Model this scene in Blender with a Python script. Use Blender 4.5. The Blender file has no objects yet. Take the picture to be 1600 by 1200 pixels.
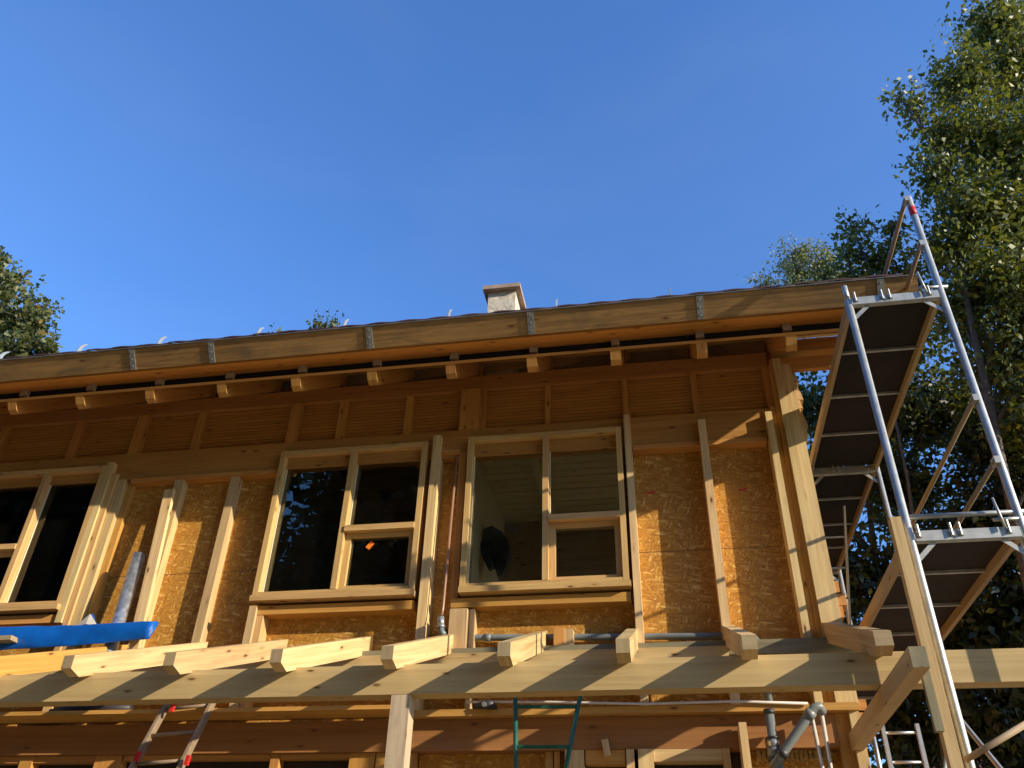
import bpy, math, random
import numpy as np
from mathutils import Vector, Matrix
random.seed(7); rng = np.random.default_rng(11)
S = bpy.context.scene; COL = S.collection
# ------------------------------------------------------------------ camera, sky, sun, exposure
YAW, PIT, ROL, FPX = 0.19265833, 0.60149898, 0.03028372, 1309.3      # measured from the vanishing points
CAM = Vector((0, 0, 1.6))
fw = Vector((-math.sin(YAW)*math.cos(PIT), math.cos(YAW)*math.cos(PIT), math.sin(PIT)))
rt = Vector((math.cos(YAW), math.sin(YAW), 0)); up = rt.cross(fw)
R2 = rt*math.cos(ROL) + up*math.sin(ROL); U2 = up*math.cos(ROL) - rt*math.sin(ROL)
cd = bpy.data.cameras.new("camera"); cam = bpy.data.objects.new("camera", cd); COL.objects.link(cam)
cam.matrix_world = Matrix(((R2.x, U2.x, -fw.x, 0), (R2.y, U2.y, -fw.y, 0), (R2.z, U2.z, -fw.z, 1.6), (0, 0, 0, 1)))
cd.sensor_width = 36; cd.lens = 36*FPX/1600; cd.clip_end = 2000; cd.clip_start = .05
S.camera = cam
SUN = Vector((2.6, -1, .98)).normalized()
W = bpy.data.worlds.new("World"); S.world = W; W.use_nodes = True
nt = W.node_tree; bg = nt.nodes['Background']; sky = nt.nodes.new('ShaderNodeTexSky')
sky.sky_type = 'NISHITA'; sky.sun_disc = False
sky.sun_elevation = math.asin(SUN.z); sky.sun_rotation = math.atan2(SUN.x, SUN.y)
sky.altitude = 0; sky.air_density = 1.4; sky.dust_density = .3; sky.ozone_density = 6.0
hs_ = nt.nodes.new('ShaderNodeMix'); hs_.data_type = 'RGBA'; hs_.blend_type = 'MULTIPLY'; hs_.inputs['Factor'].default_value = 1; hs_.inputs['B'].default_value = (.80, .99, 1.30, 1)   # white balance of the sky
nt.links.new(sky.outputs[0], hs_.inputs['A']); tc_ = nt.nodes.new('ShaderNodeTexCoord'); mp_ = nt.nodes.new('ShaderNodeMapping'); mp_.inputs['Scale'].default_value = (1.2, 1.2, 3.2); mp_.inputs['Rotation'].default_value = (0, .5, .3)
nz_ = nt.nodes.new('ShaderNodeTexNoise'); nz_.inputs['Scale'].default_value = 2.2; nz_.inputs['Detail'].default_value = 5; nz_.inputs['Distortion'].default_value = .6
rp_ = nt.nodes.new('ShaderNodeValToRGB'); rp_.color_ramp.elements[0].position = .45; rp_.color_ramp.elements[0].color = (0, 0, 0, 1); rp_.color_ramp.elements[1].position = .8; rp_.color_ramp.elements[1].color = (.07, .07, .07, 1)
m3_ = nt.nodes.new('ShaderNodeMix'); m3_.data_type = 'RGBA'; m3_.inputs['B'].default_value = (2.0, 2.6, 3.8, 1)
nt.links.new(tc_.outputs['Generated'], mp_.inputs[0]); nt.links.new(mp_.outputs[0], nz_.inputs['Vector']); nt.links.new(nz_.outputs['Fac'], rp_.inputs[0])
nt.links.new(rp_.outputs[0], m3_.inputs['Factor']); nt.links.new(hs_.outputs['Result'], m3_.inputs['A']); nt.links.new(m3_.outputs['Result'], bg.inputs[0]); bg.inputs[1].default_value = .15
sl = bpy.data.lights.new("sun", 'SUN'); sl.energy = 4.6; sl.angle = math.radians(.53); sl.color = (1, .87, .68)
so = bpy.data.objects.new("sun", sl); COL.objects.link(so); so.rotation_euler = SUN.to_track_quat('Z', 'Y').to_euler()
so.location = (20, -8, 12)
S.view_settings.view_transform = 'Standard'; S.view_settings.look = 'None'
S.view_settings.exposure = .6; S.view_settings.gamma = 1
S.render.engine = 'CYCLES'
S.cycles.max_bounces = 8; S.cycles.diffuse_bounces = 4; S.cycles.transparent_max_bounces = 12

def at(px, py, Y):            # a point measured in the photograph on the upright plane at depth Y
    d = R2*(px-800) - U2*(py-600) + fw*FPX
    return CAM + d*(Y/d.y)
# ------------------------------------------------------------------ materials
def new_mat(name):
    m = bpy.data.materials.new(name); m.use_nodes = True
    return m, m.node_tree, m.node_tree.nodes['Principled BSDF']
def N(t, typ, **kw):
    n = t.nodes.new(typ)
    for k, v in kw.items(): setattr(n, k, v)
    return n
def mapped(t, coord, scale, rot=(0, 0, 0)):
    c = N(t, 'ShaderNodeTexCoord'); mp = N(t, 'ShaderNodeMapping')
    mp.inputs['Scale'].default_value = scale; mp.inputs['Rotation'].default_value = rot
    t.links.new(c.outputs[coord], mp.inputs[0]); return mp.outputs[0]
def noise(t, vec, scale=1, detail=4, rough=.55, dist=0):
    n = N(t, 'ShaderNodeTexNoise'); n.inputs['Scale'].default_value = scale; n.inputs['Detail'].default_value = detail
    n.inputs['Roughness'].default_value = rough; n.inputs['Distortion'].default_value = dist
    t.links.new(vec, n.inputs['Vector']); return n.outputs['Fac']
def ramp(t, fac, stops):
    r = N(t, 'ShaderNodeValToRGB'); e = r.color_ramp.elements
    while len(e) < len(stops): e.new(.5)
    for el, (p, c) in zip(e, stops): el.position = p; el.color = (c, c, c, 1) if isinstance(c, (int, float)) else (*c, 1)
    t.links.new(fac, r.inputs[0]); return r.outputs[0]
def mix(t, fac, a, b, typ='MIX'):
    m = N(t, 'ShaderNodeMix', data_type='RGBA', blend_type=typ)
    for s, v in ((m.inputs['Factor'], fac), (m.inputs['A'], a), (m.inputs['B'], b)):
        if isinstance(v, (int, float)): s.default_value = v
        elif isinstance(v, tuple): s.default_value = (*v, 1) if len(v) == 3 else v
        else: t.links.new(v, s)
    return m.outputs['Result']
def math_(t, op, a, b=0.0):
    m = N(t, 'ShaderNodeMath', operation=op)
    for s, v in zip(m.inputs, (a, b)):
        if isinstance(v, (int, float)): s.default_value = v
        else: t.links.new(v, s)
    return m.outputs[0]
def bump(t, b, h, dist=.003, st=.6):
    n = N(t, 'ShaderNodeBump'); n.inputs['Distance'].default_value = dist; n.inputs['Strength'].default_value = st
    t.links.new(h, n.inputs['Height']); t.links.new(n.outputs[0], b.inputs['Normal'])
def wood(name, base, dark, knot=(.13, .055, .02), rough=.6, lam=0, stain=.0, vary=.25, grain=.75):
    """sawn softwood: U runs along the board in metres, V across it"""
    m, t, b = new_mat(name)
    g1 = noise(t, mapped(t, 'UV', (1.1, 26, 1)), 1, 5, .62, .7)
    g2 = noise(t, mapped(t, 'UV', (2.5, 190, 1)), 1, 3, .6)
    g3 = noise(t, mapped(t, 'UV', (.9, 3.2, 1)), 1, 3, .5)
    g = math_(t, 'ADD', math_(t, 'MULTIPLY', g1, .68), math_(t, 'MULTIPLY', g2, .32))
    col = mix(t, ramp(t, g, ((.40, 0.0), (.58, 1.0))), mix(t, grain, base, dark), base)
    col = mix(t, ramp(t, g3, ((.35, 0.0), (.7, .5))), col, tuple(min(1, c*1.22) for c in base))
    # knots
    v = N(t, 'ShaderNodeTexVoronoi'); v.inputs['Scale'].default_value = 1
    t.links.new(mapped(t, 'UV', (4.2, 12.5, 1)), v.inputs['Vector'])
    kd = math_(t, 'ADD', v.outputs['Distance'], math_(t, 'MULTIPLY', math_(t, 'SUBTRACT', g1, .5), .12))
    sel = N(t, 'ShaderNodeSeparateColor'); t.links.new(v.outputs['Color'], sel.inputs[0])
    s = math_(t, 'GREATER_THAN', sel.outputs[0], .5)
    k1 = math_(t, 'MULTIPLY', ramp(t, kd, ((.08, 1.0), (.15, .0))), s)
    k2 = math_(t, 'MULTIPLY', ramp(t, kd, ((.10, .55), (.32, .0))), s)
    col = mix(t, k2, col, dark); col = mix(t, k1, col, knot)
    if lam:
        sv = N(t, 'ShaderNodeSeparateXYZ'); t.links.new(mapped(t, 'UV', (1, 1/lam, 1)), sv.inputs[0])
        fr = math_(t, 'FRACT', sv.outputs[1]); w = N(t, 'ShaderNodeTexWhiteNoise', noise_dimensions='1D')
        t.links.new(math_(t, 'FLOOR', sv.outputs[1]), w.inputs['W'])
        col = mix(t, math_(t, 'MULTIPLY', math_(t, 'LESS_THAN', fr, .05), .45), col, dark)
        col = mix(t, math_(t, 'MULTIPLY', w.outputs['Value'], .3), col, tuple(c*.8 for c in dark))
    if stain:
        st = noise(t, mapped(t, 'UV', (2.2, 5, 1)), 1, 5, .65, .5)
        col = mix(t, math_(t, 'MULTIPLY', ramp(t, st, ((.48, 0.0), (.7, 1.0))), stain), col, (.10, .085, .06))
    oi = N(t, 'ShaderNodeObjectInfo'); hs = N(t, 'ShaderNodeHueSaturation')
    t.links.new(col, hs.inputs['Color'])
    t.links.new(math_(t, 'ADD', math_(t, 'MULTIPLY', oi.outputs['Random'], vary), 1-vary/2), hs.inputs['Value'])
    t.links.new(math_(t, 'ADD', math_(t, 'MULTIPLY', math_(t, 'FRACT', math_(t, 'MULTIPLY', oi.outputs['Random'], 7.31)), .014), .493), hs.inputs['Hue'])
    t.links.new(hs.outputs[0], b.inputs['Base Color']); b.inputs['Roughness'].default_value = rough
    b.inputs['Specular IOR Level'].default_value = .3
    bump(t, b, math_(t, 'SUBTRACT', g, k1), .0025, .5)
    return m
M = {}
M['spruce'] = wood('fresh_spruce', (.62, .45, .215), (.38, .22, .08), vary=.34)
M['frame'] = wood('window_spruce', (.58, .37, .15), (.40, .22, .075), vary=.12)
M['post'] = wood('pale_post', (.56, .45, .29), (.40, .30, .18), vary=.05, stain=.25)
M['orange'] = wood('glazed_spruce', (.54, .275, .070), (.37, .165, .036), vary=.2)
M['plank'] = wood('glazed_plank', (.44, .20, .045), (.29, .115, .022), vary=.15)
M['glulam'] = wood('glulam_spruce', (.56, .40, .19), (.42, .28, .12), lam=.042, vary=.05)
M['glulam_o'] = wood('glulam_orange', (.46, .225, .060), (.31, .135, .032), lam=.042, vary=.05)
M['glulam_shade'] = wood('shaded_glulam', (.36, .18, .055), (.24, .11, .03), lam=.042, vary=.02)  # darker copy of orange glulam, lower storey shade put into its colour
M['fascia'] = wood('weathered_fascia', (.40, .24, .085), (.20, .115, .04), stain=.6, vary=.1, grain=1.0)
M['grey'] = wood('weathered_grey', (.25, .225, .135), (.155, .135, .08), stain=.5, vary=.15)
M['endgrain'] = wood('cut_end', (.36, .275, .15), (.25, .18, .09), vary=.15, knot=(.2, .14, .08))
M['tanwood'] = wood('tan_rail', (.36, .27, .16), (.24, .17, .095), vary=.1)
M['whitewood'] = wood('pale_ceiling', (.62, .58, .38), (.48, .44, .27), vary=.05, knot=(.3, .24, .13))
def osb():
    m, t, b = new_mat('osb_board'); cols = []
    hsum = None; base = None
    wv = mapped(t, 'UV', (1, 1, 1))
    for i, (rot, sc) in enumerate(((.3, (15, 80, 1)), (-.9, (14, 70, 1)), (1.2, (16, 82, 1)), (-.15, (12, 60, 1)))):
        nz = N(t, 'ShaderNodeTexNoise'); nz.inputs['Scale'].default_value = 6+i; nz.inputs['Detail'].default_value = 2
        t.links.new(wv, nz.inputs['Vector'])
        off = N(t, 'ShaderNodeVectorMath', operation='MULTIPLY_ADD'); t.links.new(nz.outputs['Color'], off.inputs[0])
        off.inputs[1].default_value = (.04, .04, 0); t.links.new(wv, off.inputs[2])
        mp = N(t, 'ShaderNodeMapping'); mp.inputs['Rotation'].default_value = (0, 0, rot); mp.inputs['Location'].default_value = (i*3.1, i*1.7, 0)
        mp.inputs['Scale'].default_value = (1, 1, 1); t.links.new(off.outputs[0], mp.inputs[0])
        m2 = N(t, 'ShaderNodeMapping'); m2.inputs['Scale'].default_value = sc; t.links.new(mp.outputs[0], m2.inputs[0])
        v = N(t, 'ShaderNodeTexVoronoi'); v.inputs['Scale'].default_value = 1; t.links.new(m2.outputs[0], v.inputs['Vector'])
        sp = N(t, 'ShaderNodeSeparateColor'); t.links.new(v.outputs['Color'], sp.inputs[0])
        c = ramp(t, sp.outputs[0], ((0, (.38, .16, .024)), (.4, (.50, .24, .036)), (.8, (.60, .31, .052)), (.97, (.78, .50, .15))))
        c = mix(t, math_(t, 'MULTIPLY', ramp(t, v.outputs['Distance'], ((.35, 0.0), (.75, 1.0))), .35), c, (.24, .10, .022))
        if base is None: base = c; h = sp.outputs[0]
        else:
            f = math_(t, 'GREATER_THAN', sp.outputs[1], .5 if i < 3 else .62)
            base = mix(t, f, base, c)
            h = math_(t, 'ADD', math_(t, 'MULTIPLY', h, .5), math_(t, 'MULTIPLY', sp.outputs[0], f))
    big = noise(t, mapped(t, 'UV', (1.3, 1.3, 1)), 1, 3)
    base = mix(t, ramp(t, big, ((.35, .0), (.75, .35))), base, (.42, .19, .035))
    t.links.new(base, b.inputs['Base Color']); b.inputs['Roughness'].default_value = .55; b.inputs['Specular IOR Level'].default_value = .3
    bump(t, b, h, .003, .7); return m
M['osb'] = osb()
def plain(name, c, rough=.5, metal=0, var=.12, sc=8, coord='Object', bmp=.0):
    m, t, b = new_mat(name)
    n = noise(t, mapped(t, coord, (sc, sc, sc)), 1, 5, .6)
    col = mix(t, ramp(t, n, ((.3, 0.0), (.7, 1.0))), tuple(x*(1-var) for x in c), tuple(min(1, x*(1+var)) for x in c))
    t.links.new(col, b.inputs['Base Color']); b.inputs['Roughness'].default_value = rough; b.inputs['Metallic'].default_value = metal
    if bmp: bump(t, b, n, bmp, .6)
    return m
M['galv'] = plain('galvanised_steel', (.48, .49, .46), .5, .65, .22, 9)
M['alu'] = plain('aluminium', (.58, .58, .54), .4, .75, .12, 10)
M['oldalu'] = plain('dull_aluminium', (.30, .22, .14), .55, .2, .2, 10)
M['bracket'] = plain('bracket_steel', (.27, .28, .27), .55, .4, .25, 25)
M['tin'] = plain('zinc_sheet', (.42, .46, .52), .4, .75, .45, 18)
M['black'] = plain('black_mesh', (.006, .006, .006), .9)
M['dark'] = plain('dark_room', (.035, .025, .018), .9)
M['pipe'] = plain('grey_plastic_pipe', (.17, .19, .185), .4, 0, .12, 6)
M['pipedark'] = plain('dark_rubber', (.03, .03, .032), .5)
M['pipechrome'] = plain('pipe_fitting', (.45, .46, .46), .3, .6)
M['whitepipe'] = plain('white_conduit', (.62, .57, .5), .35, 0, .1)
M['copper'] = plain('brown_conduit', (.36, .20, .12), .35, .2)
M['red'] = plain('red_plastic', (.55, .03, .02), .45)
M['orangesticker'] = plain('orange_sticker', (.85, .22, .02), .5)
M['green'] = plain('green_paint', (.015, .11, .075), .38, 0, .35, 12)
M['blue'] = plain('blue_sheeting', (.002, .10, .42), .45, 0, .2, 5, bmp=.01)
M['lining'] = plain('pale_foil', (.5, .45, .38), .6)
M['ply'] = plain('film_plywood', (.007, .004, .003), .8, 0, .9, 4)
M['tile'] = plain('roof_tile', (.07, .03, .03), .6, 0, .3, 6)
M['tilered'] = plain('red_roof_tile', (.15, .05, .035), .7, 0, .3, 3)
M['hook'] = plain('hook_steel', (.30, .34, .38), .55, .3, .1)
M['plaster'] = plain('chimney_render', (.58, .52, .40), .85, 0, .35, 9, bmp=.02)
M['capstone'] = plain('chimney_cap', (.36, .27, .19), .8, 0, .25, 5, bmp=.01)
M['paintwall'] = plain('interior_wall', (.72, .70, .52), .7, 0, .1, 3)
M['bark'] = plain('bark', (.10, .08, .055), .85, 0, .4, 12, bmp=.02)
M['insul'] = plain('mineral_wool', (.42, .27, .09), .95, 0, .5, 30, bmp=.02)
def ground_mat():
    m, t, b = new_mat('ground_soil')
    a = noise(t, mapped(t, 'Object', (.35, .35, .35)), 1, 6, .6); c = noise(t, mapped(t, 'Object', (6, 6, 6)), 1, 6, .7)
    col = mix(t, ramp(t, a, ((.42, 0.0), (.6, 1.0))), (.44, .33, .20), (.25, .23, .10))
    col = mix(t, ramp(t, c, ((.3, 0.0), (.75, .6))), col, (.24, .17, .10))
    t.links.new(col, b.inputs['Base Color']); b.inputs['Roughness'].default_value = .95; bump(t, b, c, .04, .8); return m
M['ground'] = ground_mat()
def glass(name='window_glass', film=.004):
    m = bpy.data.materials.new(name); m.use_nodes = True; t = m.node_tree; t.nodes.clear()
    o = N(t, 'ShaderNodeOutputMaterial'); mx = N(t, 'ShaderNodeMixShader'); tr = N(t, 'ShaderNodeBsdfTransparent'); gl = N(t, 'ShaderNodeBsdfGlossy')
    tr.inputs[0].default_value = (.92, .94, .88, 1); gl.inputs['Roughness'].default_value = .0; gl.inputs[0].default_value = (.9, .95, .95, 1)
    fr = N(t, 'ShaderNodeFresnel'); fr.inputs[0].default_value = 1.5
    t.links.new(math_(t, 'MULTIPLY', fr.outputs[0], 1.35), mx.inputs[0]); t.links.new(tr.outputs[0], mx.inputs[1]); t.links.new(gl.outputs[0], mx.inputs[2])
    df = N(t, 'ShaderNodeBsdfDiffuse'); df.inputs[0].default_value = (.55, .52, .45, 1); m2 = N(t, 'ShaderNodeMixShader')
    nn = noise(t, mapped(t, 'Object', (3, 3, 1.2)), 1, 5, .6)
    t.links.new(math_(t, 'MULTIPLY', nn, film*2), m2.inputs[0]); t.links.new(mx.outputs[0], m2.inputs[1]); t.links.new(df.outputs[0], m2.inputs[2])
    t.links.new(m2.outputs[0], o.inputs[0]); return m
M['glass'] = glass(); M['filmglass'] = glass('reflection_film_glass', .15)  # pale diffuse film lightens the eave panes in place of reflections
def leafmat(name, cols, gloss=.48):
    m, t, b = new_mat(name)
    a = N(t, 'ShaderNodeAttribute', attribute_name='lf')
    n = len(cols); c = ramp(t, a.outputs['Fac'], [(i/(n-1), k) for i, k in enumerate(cols)])
    t.links.new(c, b.inputs['Base Color']); b.inputs['Roughness'].default_value = gloss; b.inputs['Specular IOR Level'].default_value = .6
    tl = N(t, 'ShaderNodeBsdfTranslucent'); mx = N(t, 'ShaderNodeMixShader'); mx.inputs[0].default_value = .3
    t.links.new(mix(t, .5, c, (.30, .32, .02)), tl.inputs[0]); t.links.new(b.outputs[0], mx.inputs[1]); t.links.new(tl.outputs[0], mx.inputs[2])
    t.links.new(mx.outputs[0], t.nodes['Material Output'].inputs[0]); return m
# ------------------------------------------------------------------ mesh helpers
class MB:
    """collects shapes (world coordinates) into ONE mesh object"""
    def __init__(s): s.v = []; s.f = []; s.uv = []
    def _add(s, vs, fs, uvs):
        o = len(s.v); s.v += [tuple(v) for v in vs]
        s.f += [tuple(i+o for i in f) for f in fs]; s.uv += uvs
    def hexa(s, c):   # 8 corners: 0-3 start end (ccw), 4-7 far end; the length runs 0->4
        c = [Vector(p) for p in c]; u0 = random.uniform(0, 40); v0 = random.uniform(0, 40)
        L = (c[4]-c[0]).length; a = (c[1]-c[0]).length; b_ = (c[3]-c[0]).length
        fs = []; uvs = []
        acc = 0
        for i in range(4):
            j = (i+1) % 4; w = (c[j]-c[i]).length
            fs.append((i, j, j+4, i+4)); uvs.append([(u0, v0+acc), (u0, v0+acc+w), (u0+L, v0+acc+w), (u0+L, v0+acc)]); acc += w+.31
        fs.append((3, 2, 1, 0)); uvs.append([(u0+9+x*.3, v0+9+y) for x, y in ((0, b_), (a, b_), (a, 0), (0, 0))])
        fs.append((4, 5, 6, 7)); uvs.append([(u0+19+x*.3, v0+19+y) for x, y in ((0, 0), (a, 0), (a, b_), (0, b_))])
        s._add(c, fs, uvs); return s
    def box(s, x0, x1, y0, y1, z0, z1):
        d = (x1-x0, y1-y0, z1-z0); k = d.index(max(d))
        P = lambda a, b, c: (a, b, c)
        if k == 2: c = [(x0, y0, z0), (x1, y0, z0), (x1, y1, z0), (x0, y1, z0)]; c += [(a, b, z1) for a, b, _ in c]
        elif k == 0: c = [(x0, y0, z0), (x0, y1, z0), (x0, y1, z1), (x0, y0, z1)]; c += [(x1, b, e) for _, b, e in c]
        else: c = [(x1, y0, z0), (x0, y0, z0), (x0, y0, z1), (x1, y0, z1)]; c += [(a, y1, e) for a, _, e in c]
        return s.hexa(c)
    def beam(s, p0, p1, w, h, upv=(0, 0, 1)):
        p0 = Vector(p0); p1 = Vector(p1); d = (p1-p0).normalized(); u = Vector(upv)
        sd = d.cross(u).normalized(); u = sd.cross(d)
        q = [sd*(-w/2)-u*(h/2), sd*(w/2)-u*(h/2), sd*(w/2)+u*(h/2), sd*(-w/2)+u*(h/2)]
        q = q[::-1]
        return s.hexa([p0+k for k in q]+[p1+k for k in q])
    def prism(s, poly, x0, x1):     # polygon in (Y, Z), extruded along X, grain along Y
        n = len(poly); u0 = random.uniform(0, 40); v0 = random.uniform(0, 40)
        vs = [(x0, y, z) for y, z in poly]+[(x1, y, z) for y, z in poly]
        sl = (poly[1][1]-poly[0][1])/max(1e-6, abs(poly[1][0]-poly[0][0])) if abs(poly[1][0]-poly[0][0]) > .3 else 0
        cs = [(u0+y, v0+z-sl*(y)) for y, z in poly]
        fs = [tuple(range(n))[::-1], tuple(range(n, 2*n))]; uvs = [cs[::-1], [(a, b+3) for a, b in cs]]
        acc = 0
        for i in range(n):
            j = (i+1) % n; w = math.dist(poly[i], poly[j])
            fs.append((i, j, j+n, i+n)); uvs.append([(u0+acc, v0+7), (u0+acc+w, v0+7), (u0+acc+w, v0+7+x1-x0), (u0+acc, v0+7+x1-x0)]); acc += w
        s._add(vs, fs, uvs); return s
    def poly_y(s, poly, y0, y1):    # polygon in (X, Z), extruded along Y
        n = len(poly); vs = [(x, y0, z) for x, z in poly]+[(x, y1, z) for x, z in poly]
        fs = [tuple(range(n)), tuple(range(n, 2*n))[::-1]]; uvs = [[(x, z) for x, z in poly], [(x, z) for x, z in poly][::-1]]
        for i in range(n):
            j = (i+1) % n; fs.append((j, i, i+n, j+n)); uvs.append([(0, 0), (.1, 0), (.1, .1), (0, .1)])
        s._add(vs, fs, uvs); return s
    def tube(s, pts, r, n=12, caps=True):
        pts = [Vector(p) for p in pts]; rs = r if isinstance(r, (list, tuple)) else [r]*len(pts)
        vs = []; fs = []; uvs = []; prev = None; L = random.uniform(0, 20)
        for i, p in enumerate(pts):
            d = (pts[min(i+1, len(pts)-1)]-pts[max(i-1, 0)]).normalized()
            if prev is None: a = d.orthogonal().normalized()
            else: a = (prev-d*prev.dot(d)).normalized()
            prev = a; b = d.cross(a)
            vs += [p+(a*math.cos(2*math.pi*k/n)+b*math.sin(2*math.pi*k/n))*rs[i] for k in range(n)]
        for i in range(len(pts)-1):
            l = (pts[i+1]-pts[i]).length
            for k in range(n):
                k2 = (k+1) % n; fs.append((i*n+k, i*n+k2, (i+1)*n+k2, (i+1)*n+k))
                uvs.append([(L, k/n*.3), (L, (k+1)/n*.3), (L+l, (k+1)/n*.3), (L+l, k/n*.3)])
            L += l
        if caps:
            fs.append(tuple(range(n))[::-1]); uvs.append([(0, 0)]*n)
            o = (len(pts)-1)*n; fs.append(tuple(range(o, o+n))); uvs.append([(0, 0)]*n)
        s._add(vs, fs, uvs); return s
    def build(s, name, mat, parent=None, smooth=False, label=None):
        root = parent
        while root is not None and root.parent is not None: root = root.parent
        off = Vector(root['o']) if root is not None and 'o' in root else Vector((0, 0, 0))
        me = bpy.data.meshes.new(name); me.from_pydata([tuple(Vector(v)-off) for v in s.v], [], s.f)
        ul = me.uv_layers.new(name='UVMap'); flat = [c for f in s.uv for uv in f for c in uv]
        ul.data.foreach_set('uv', flat)
        me.materials.append(M[mat] if isinstance(mat, str) else mat)
        if smooth:
            me.polygons.foreach_set('use_smooth', [len(p.vertices) == 4 for p in me.polygons])
        me.update()
        o = bpy.data.objects.new(name, me); COL.objects.link(o)
        if parent is not None: o.parent = parent
        if label: o['label'] = label
        return o
def rebase(o, base):           # put a one-mesh thing's origin at its base
    base = Vector(base); me = o.data
    for v in me.vertices: v.co -= base
    o.location = base; return o
def thing(name, label, cat, loc=(0, 0, 0), group=None):
    o = bpy.data.objects.new(name, None); COL.objects.link(o); o.location = loc; o['o'] = tuple(loc)
    o.empty_display_size = .2; o['label'] = label; o['category'] = cat
    if group: o['group'] = group
    return o
def tag(o, label, cat, group=None, kind=None):
    if label: o['label'] = label
    if cat: o['category'] = cat
    if group: o['group'] = group
    if kind: o['kind'] = kind
    return o
# ------------------------------------------------------------------ ground
g = MB(); n = 40
vs = []; 
for j in range(n+1):
    for i in range(n+1):
        x = (i/n*2-1); y = (j/n*2-1); X = 400*x*abs(x); Y = 400*y*abs(y)
        vs.append((X, Y, (.05*math.sin(X*.7)*math.cos(Y*.9)) if abs(X) < 60 and abs(Y) < 60 else 0))
fs = [(j*(n+1)+i, j*(n+1)+i+1, (j+1)*(n+1)+i+1, (j+1)*(n+1)+i) for j in range(n) for i in range(n)]
g._add(vs, fs, [[(0, 0)]*4 for _ in fs]); tag(g.build('ground', 'ground'), None, None, kind='structure')

# ------------------------------------------------------------------ the timber house
H = thing('timber_house', 'unfinished timber framed house with bare chipboard walls, wooden windows and a tiled roof', 'house', (-2.5, 9, 0))
XL = -9.0; XR = 1.39; YW = 7.10
SL = .745
def roofz(y): return 6.10+SL*(y-6.27)                 # underside line of the rafters
RID = 11.2
# walls: chipboard sheathing above the storey beam with window openings cut out (pieces butt end to end)
W3 = (-1.775, -.275, 4.295, 5.85); W2 = (-3.735, -2.19, 4.295, 5.835); W1 = (-7.25, -5.70, 4.295, 5.82)
osbw = MB()
def sheet(x0, x1, z0, z1):
    osbw.hexa([(x0, YW, z0), (x0, YW+.02, z0), (x0, YW+.02, z1), (x0, YW, z1), (x1, YW, z0), (x1, YW+.02, z0), (x1, YW+.02, z1), (x1, YW, z1)])
sheet(XL, W1[0], 3.2, 5.66); sheet(W1[0], W1[1], 3.2, W1[2]-.02)
sheet(W1[1], -4.39, 3.2, 5.66); sheet(-4.387, W2[0], 3.2, 5.66); sheet(W2[0], W2[1], 3.2, W2[2]-.02); sheet(W2[1], W3[0], 3.2, 5.66)
sheet(W3[0], W3[1], 3.2, W3[2]-.02); sheet(W3[1], .475, 3.2, 5.66); sheet(.478, XR-.02, 3.2, 5.66)
osbw.build('chipboard_wall', 'osb', H)
seam = MB()
for z in (4.62, 3.45):
    for a, b in ((W1[1], W2[0]), (W3[1], XR-.3)):
        if z == 4.62: seam.box(a+.03, b-.03, YW-.0012, YW+.001, z, z+.004)
seam.build('sheathing_joint', 'pipedark', H)
# red chalk marks on the chipboard (as in the photograph)
mk = MB()
for px, py in ((1018, 770), (1161, 765)):
    p = at(px, py, YW-.002); mk.beam(p+Vector((-.035, 0, -.004)), p+Vector((.035, 0, .008)), .003, .02)
mk.build('spray_mark', 'red', H)
# lintel / storey timbers
MB().box(XL, 1.19, 7.0, 7.1, 5.665, 5.975).build('lintel', 'glulam_o', H)
MB().box(W3[1]+.10, 1.06, 6.985, 7.1, 5.615, 5.663).build('ledge_board', 'orange', H)
MB().box(W1[1]+.3, W2[0]-.02, 6.985, 7.1, 5.62, 5.663).build('ledge_board', 'orange', H)
MB().box(XL, 1.19, 7.02, 7.14, 6.48, 6.645).build('wall_plate', 'glulam_o', H)
# narrow horizontal planking of the band under the eaves
pl = MB(); z = 5.977
while z < 6.475:
    pl.box(XL, 1.19, 7.085+random.uniform(0, .0015), 7.12, z, z+.0335); z += .0385
pl.box(XL, 1.19, 7.112, 7.125, 5.976, 6.479)
pl.build('planked_band', 'plank', H)
for k, (a, b, y) in enumerate(((-8.3, -8.2, 7.04), (-7.3, -7.2, 7.03), (-6.35, -6.25, 7.04), (-5.57, -5.46, 7.01), (-4.87, -4.78, 7.05), (-3.765, -3.665, 7.01), (-3.235, -3.145, 7.045), (-2.50, -2.42, 7.045), (-1.895, -1.70, 6.995), (-1.70, -1.64, 7.06), (-1.03, -.975, 7.055), (-.245, -.195, 7.04), (.435, .492, 7.05), (1.13, 1.185, 7.03))):
    MB().box(a, b, y, 7.086, 5.978, 6.478).build('batten', 'orange', H)
# rafters with nosed ends; the glass strip sits between them
RX = [-6.416+.7645*k for k in range(-3, 11)]
top = .175
for i, x in enumerate(RX):
    y0 = 6.105; yn = 6.21; w = .093
    poly = [(yn, roofz(yn)), (RID, roofz(RID)), (RID, roofz(RID)+top), (y0, roofz(y0)+top-.001), (y0+.052, roofz(y0)+top-.072)]
    MB().prism(poly, x, x+w).build('rafter', 'orange', H)
gl = MB(); 
for i in range(len(RX)-1):
    a = RX[i]+.095; b = RX[i+1]
    g_ = MB().box(a+.02, b-.02, 7.118, 7.124, 6.648, 6.895).build('clerestory_pane', 'filmglass', H)
    f_ = MB().box(a, b, 7.09, 7.14, 6.87, 6.90); f_.box(a, a+.02, 7.09, 7.14, 6.646, 6.87); f_.build('clerestory_frame', 'orange', H)
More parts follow.
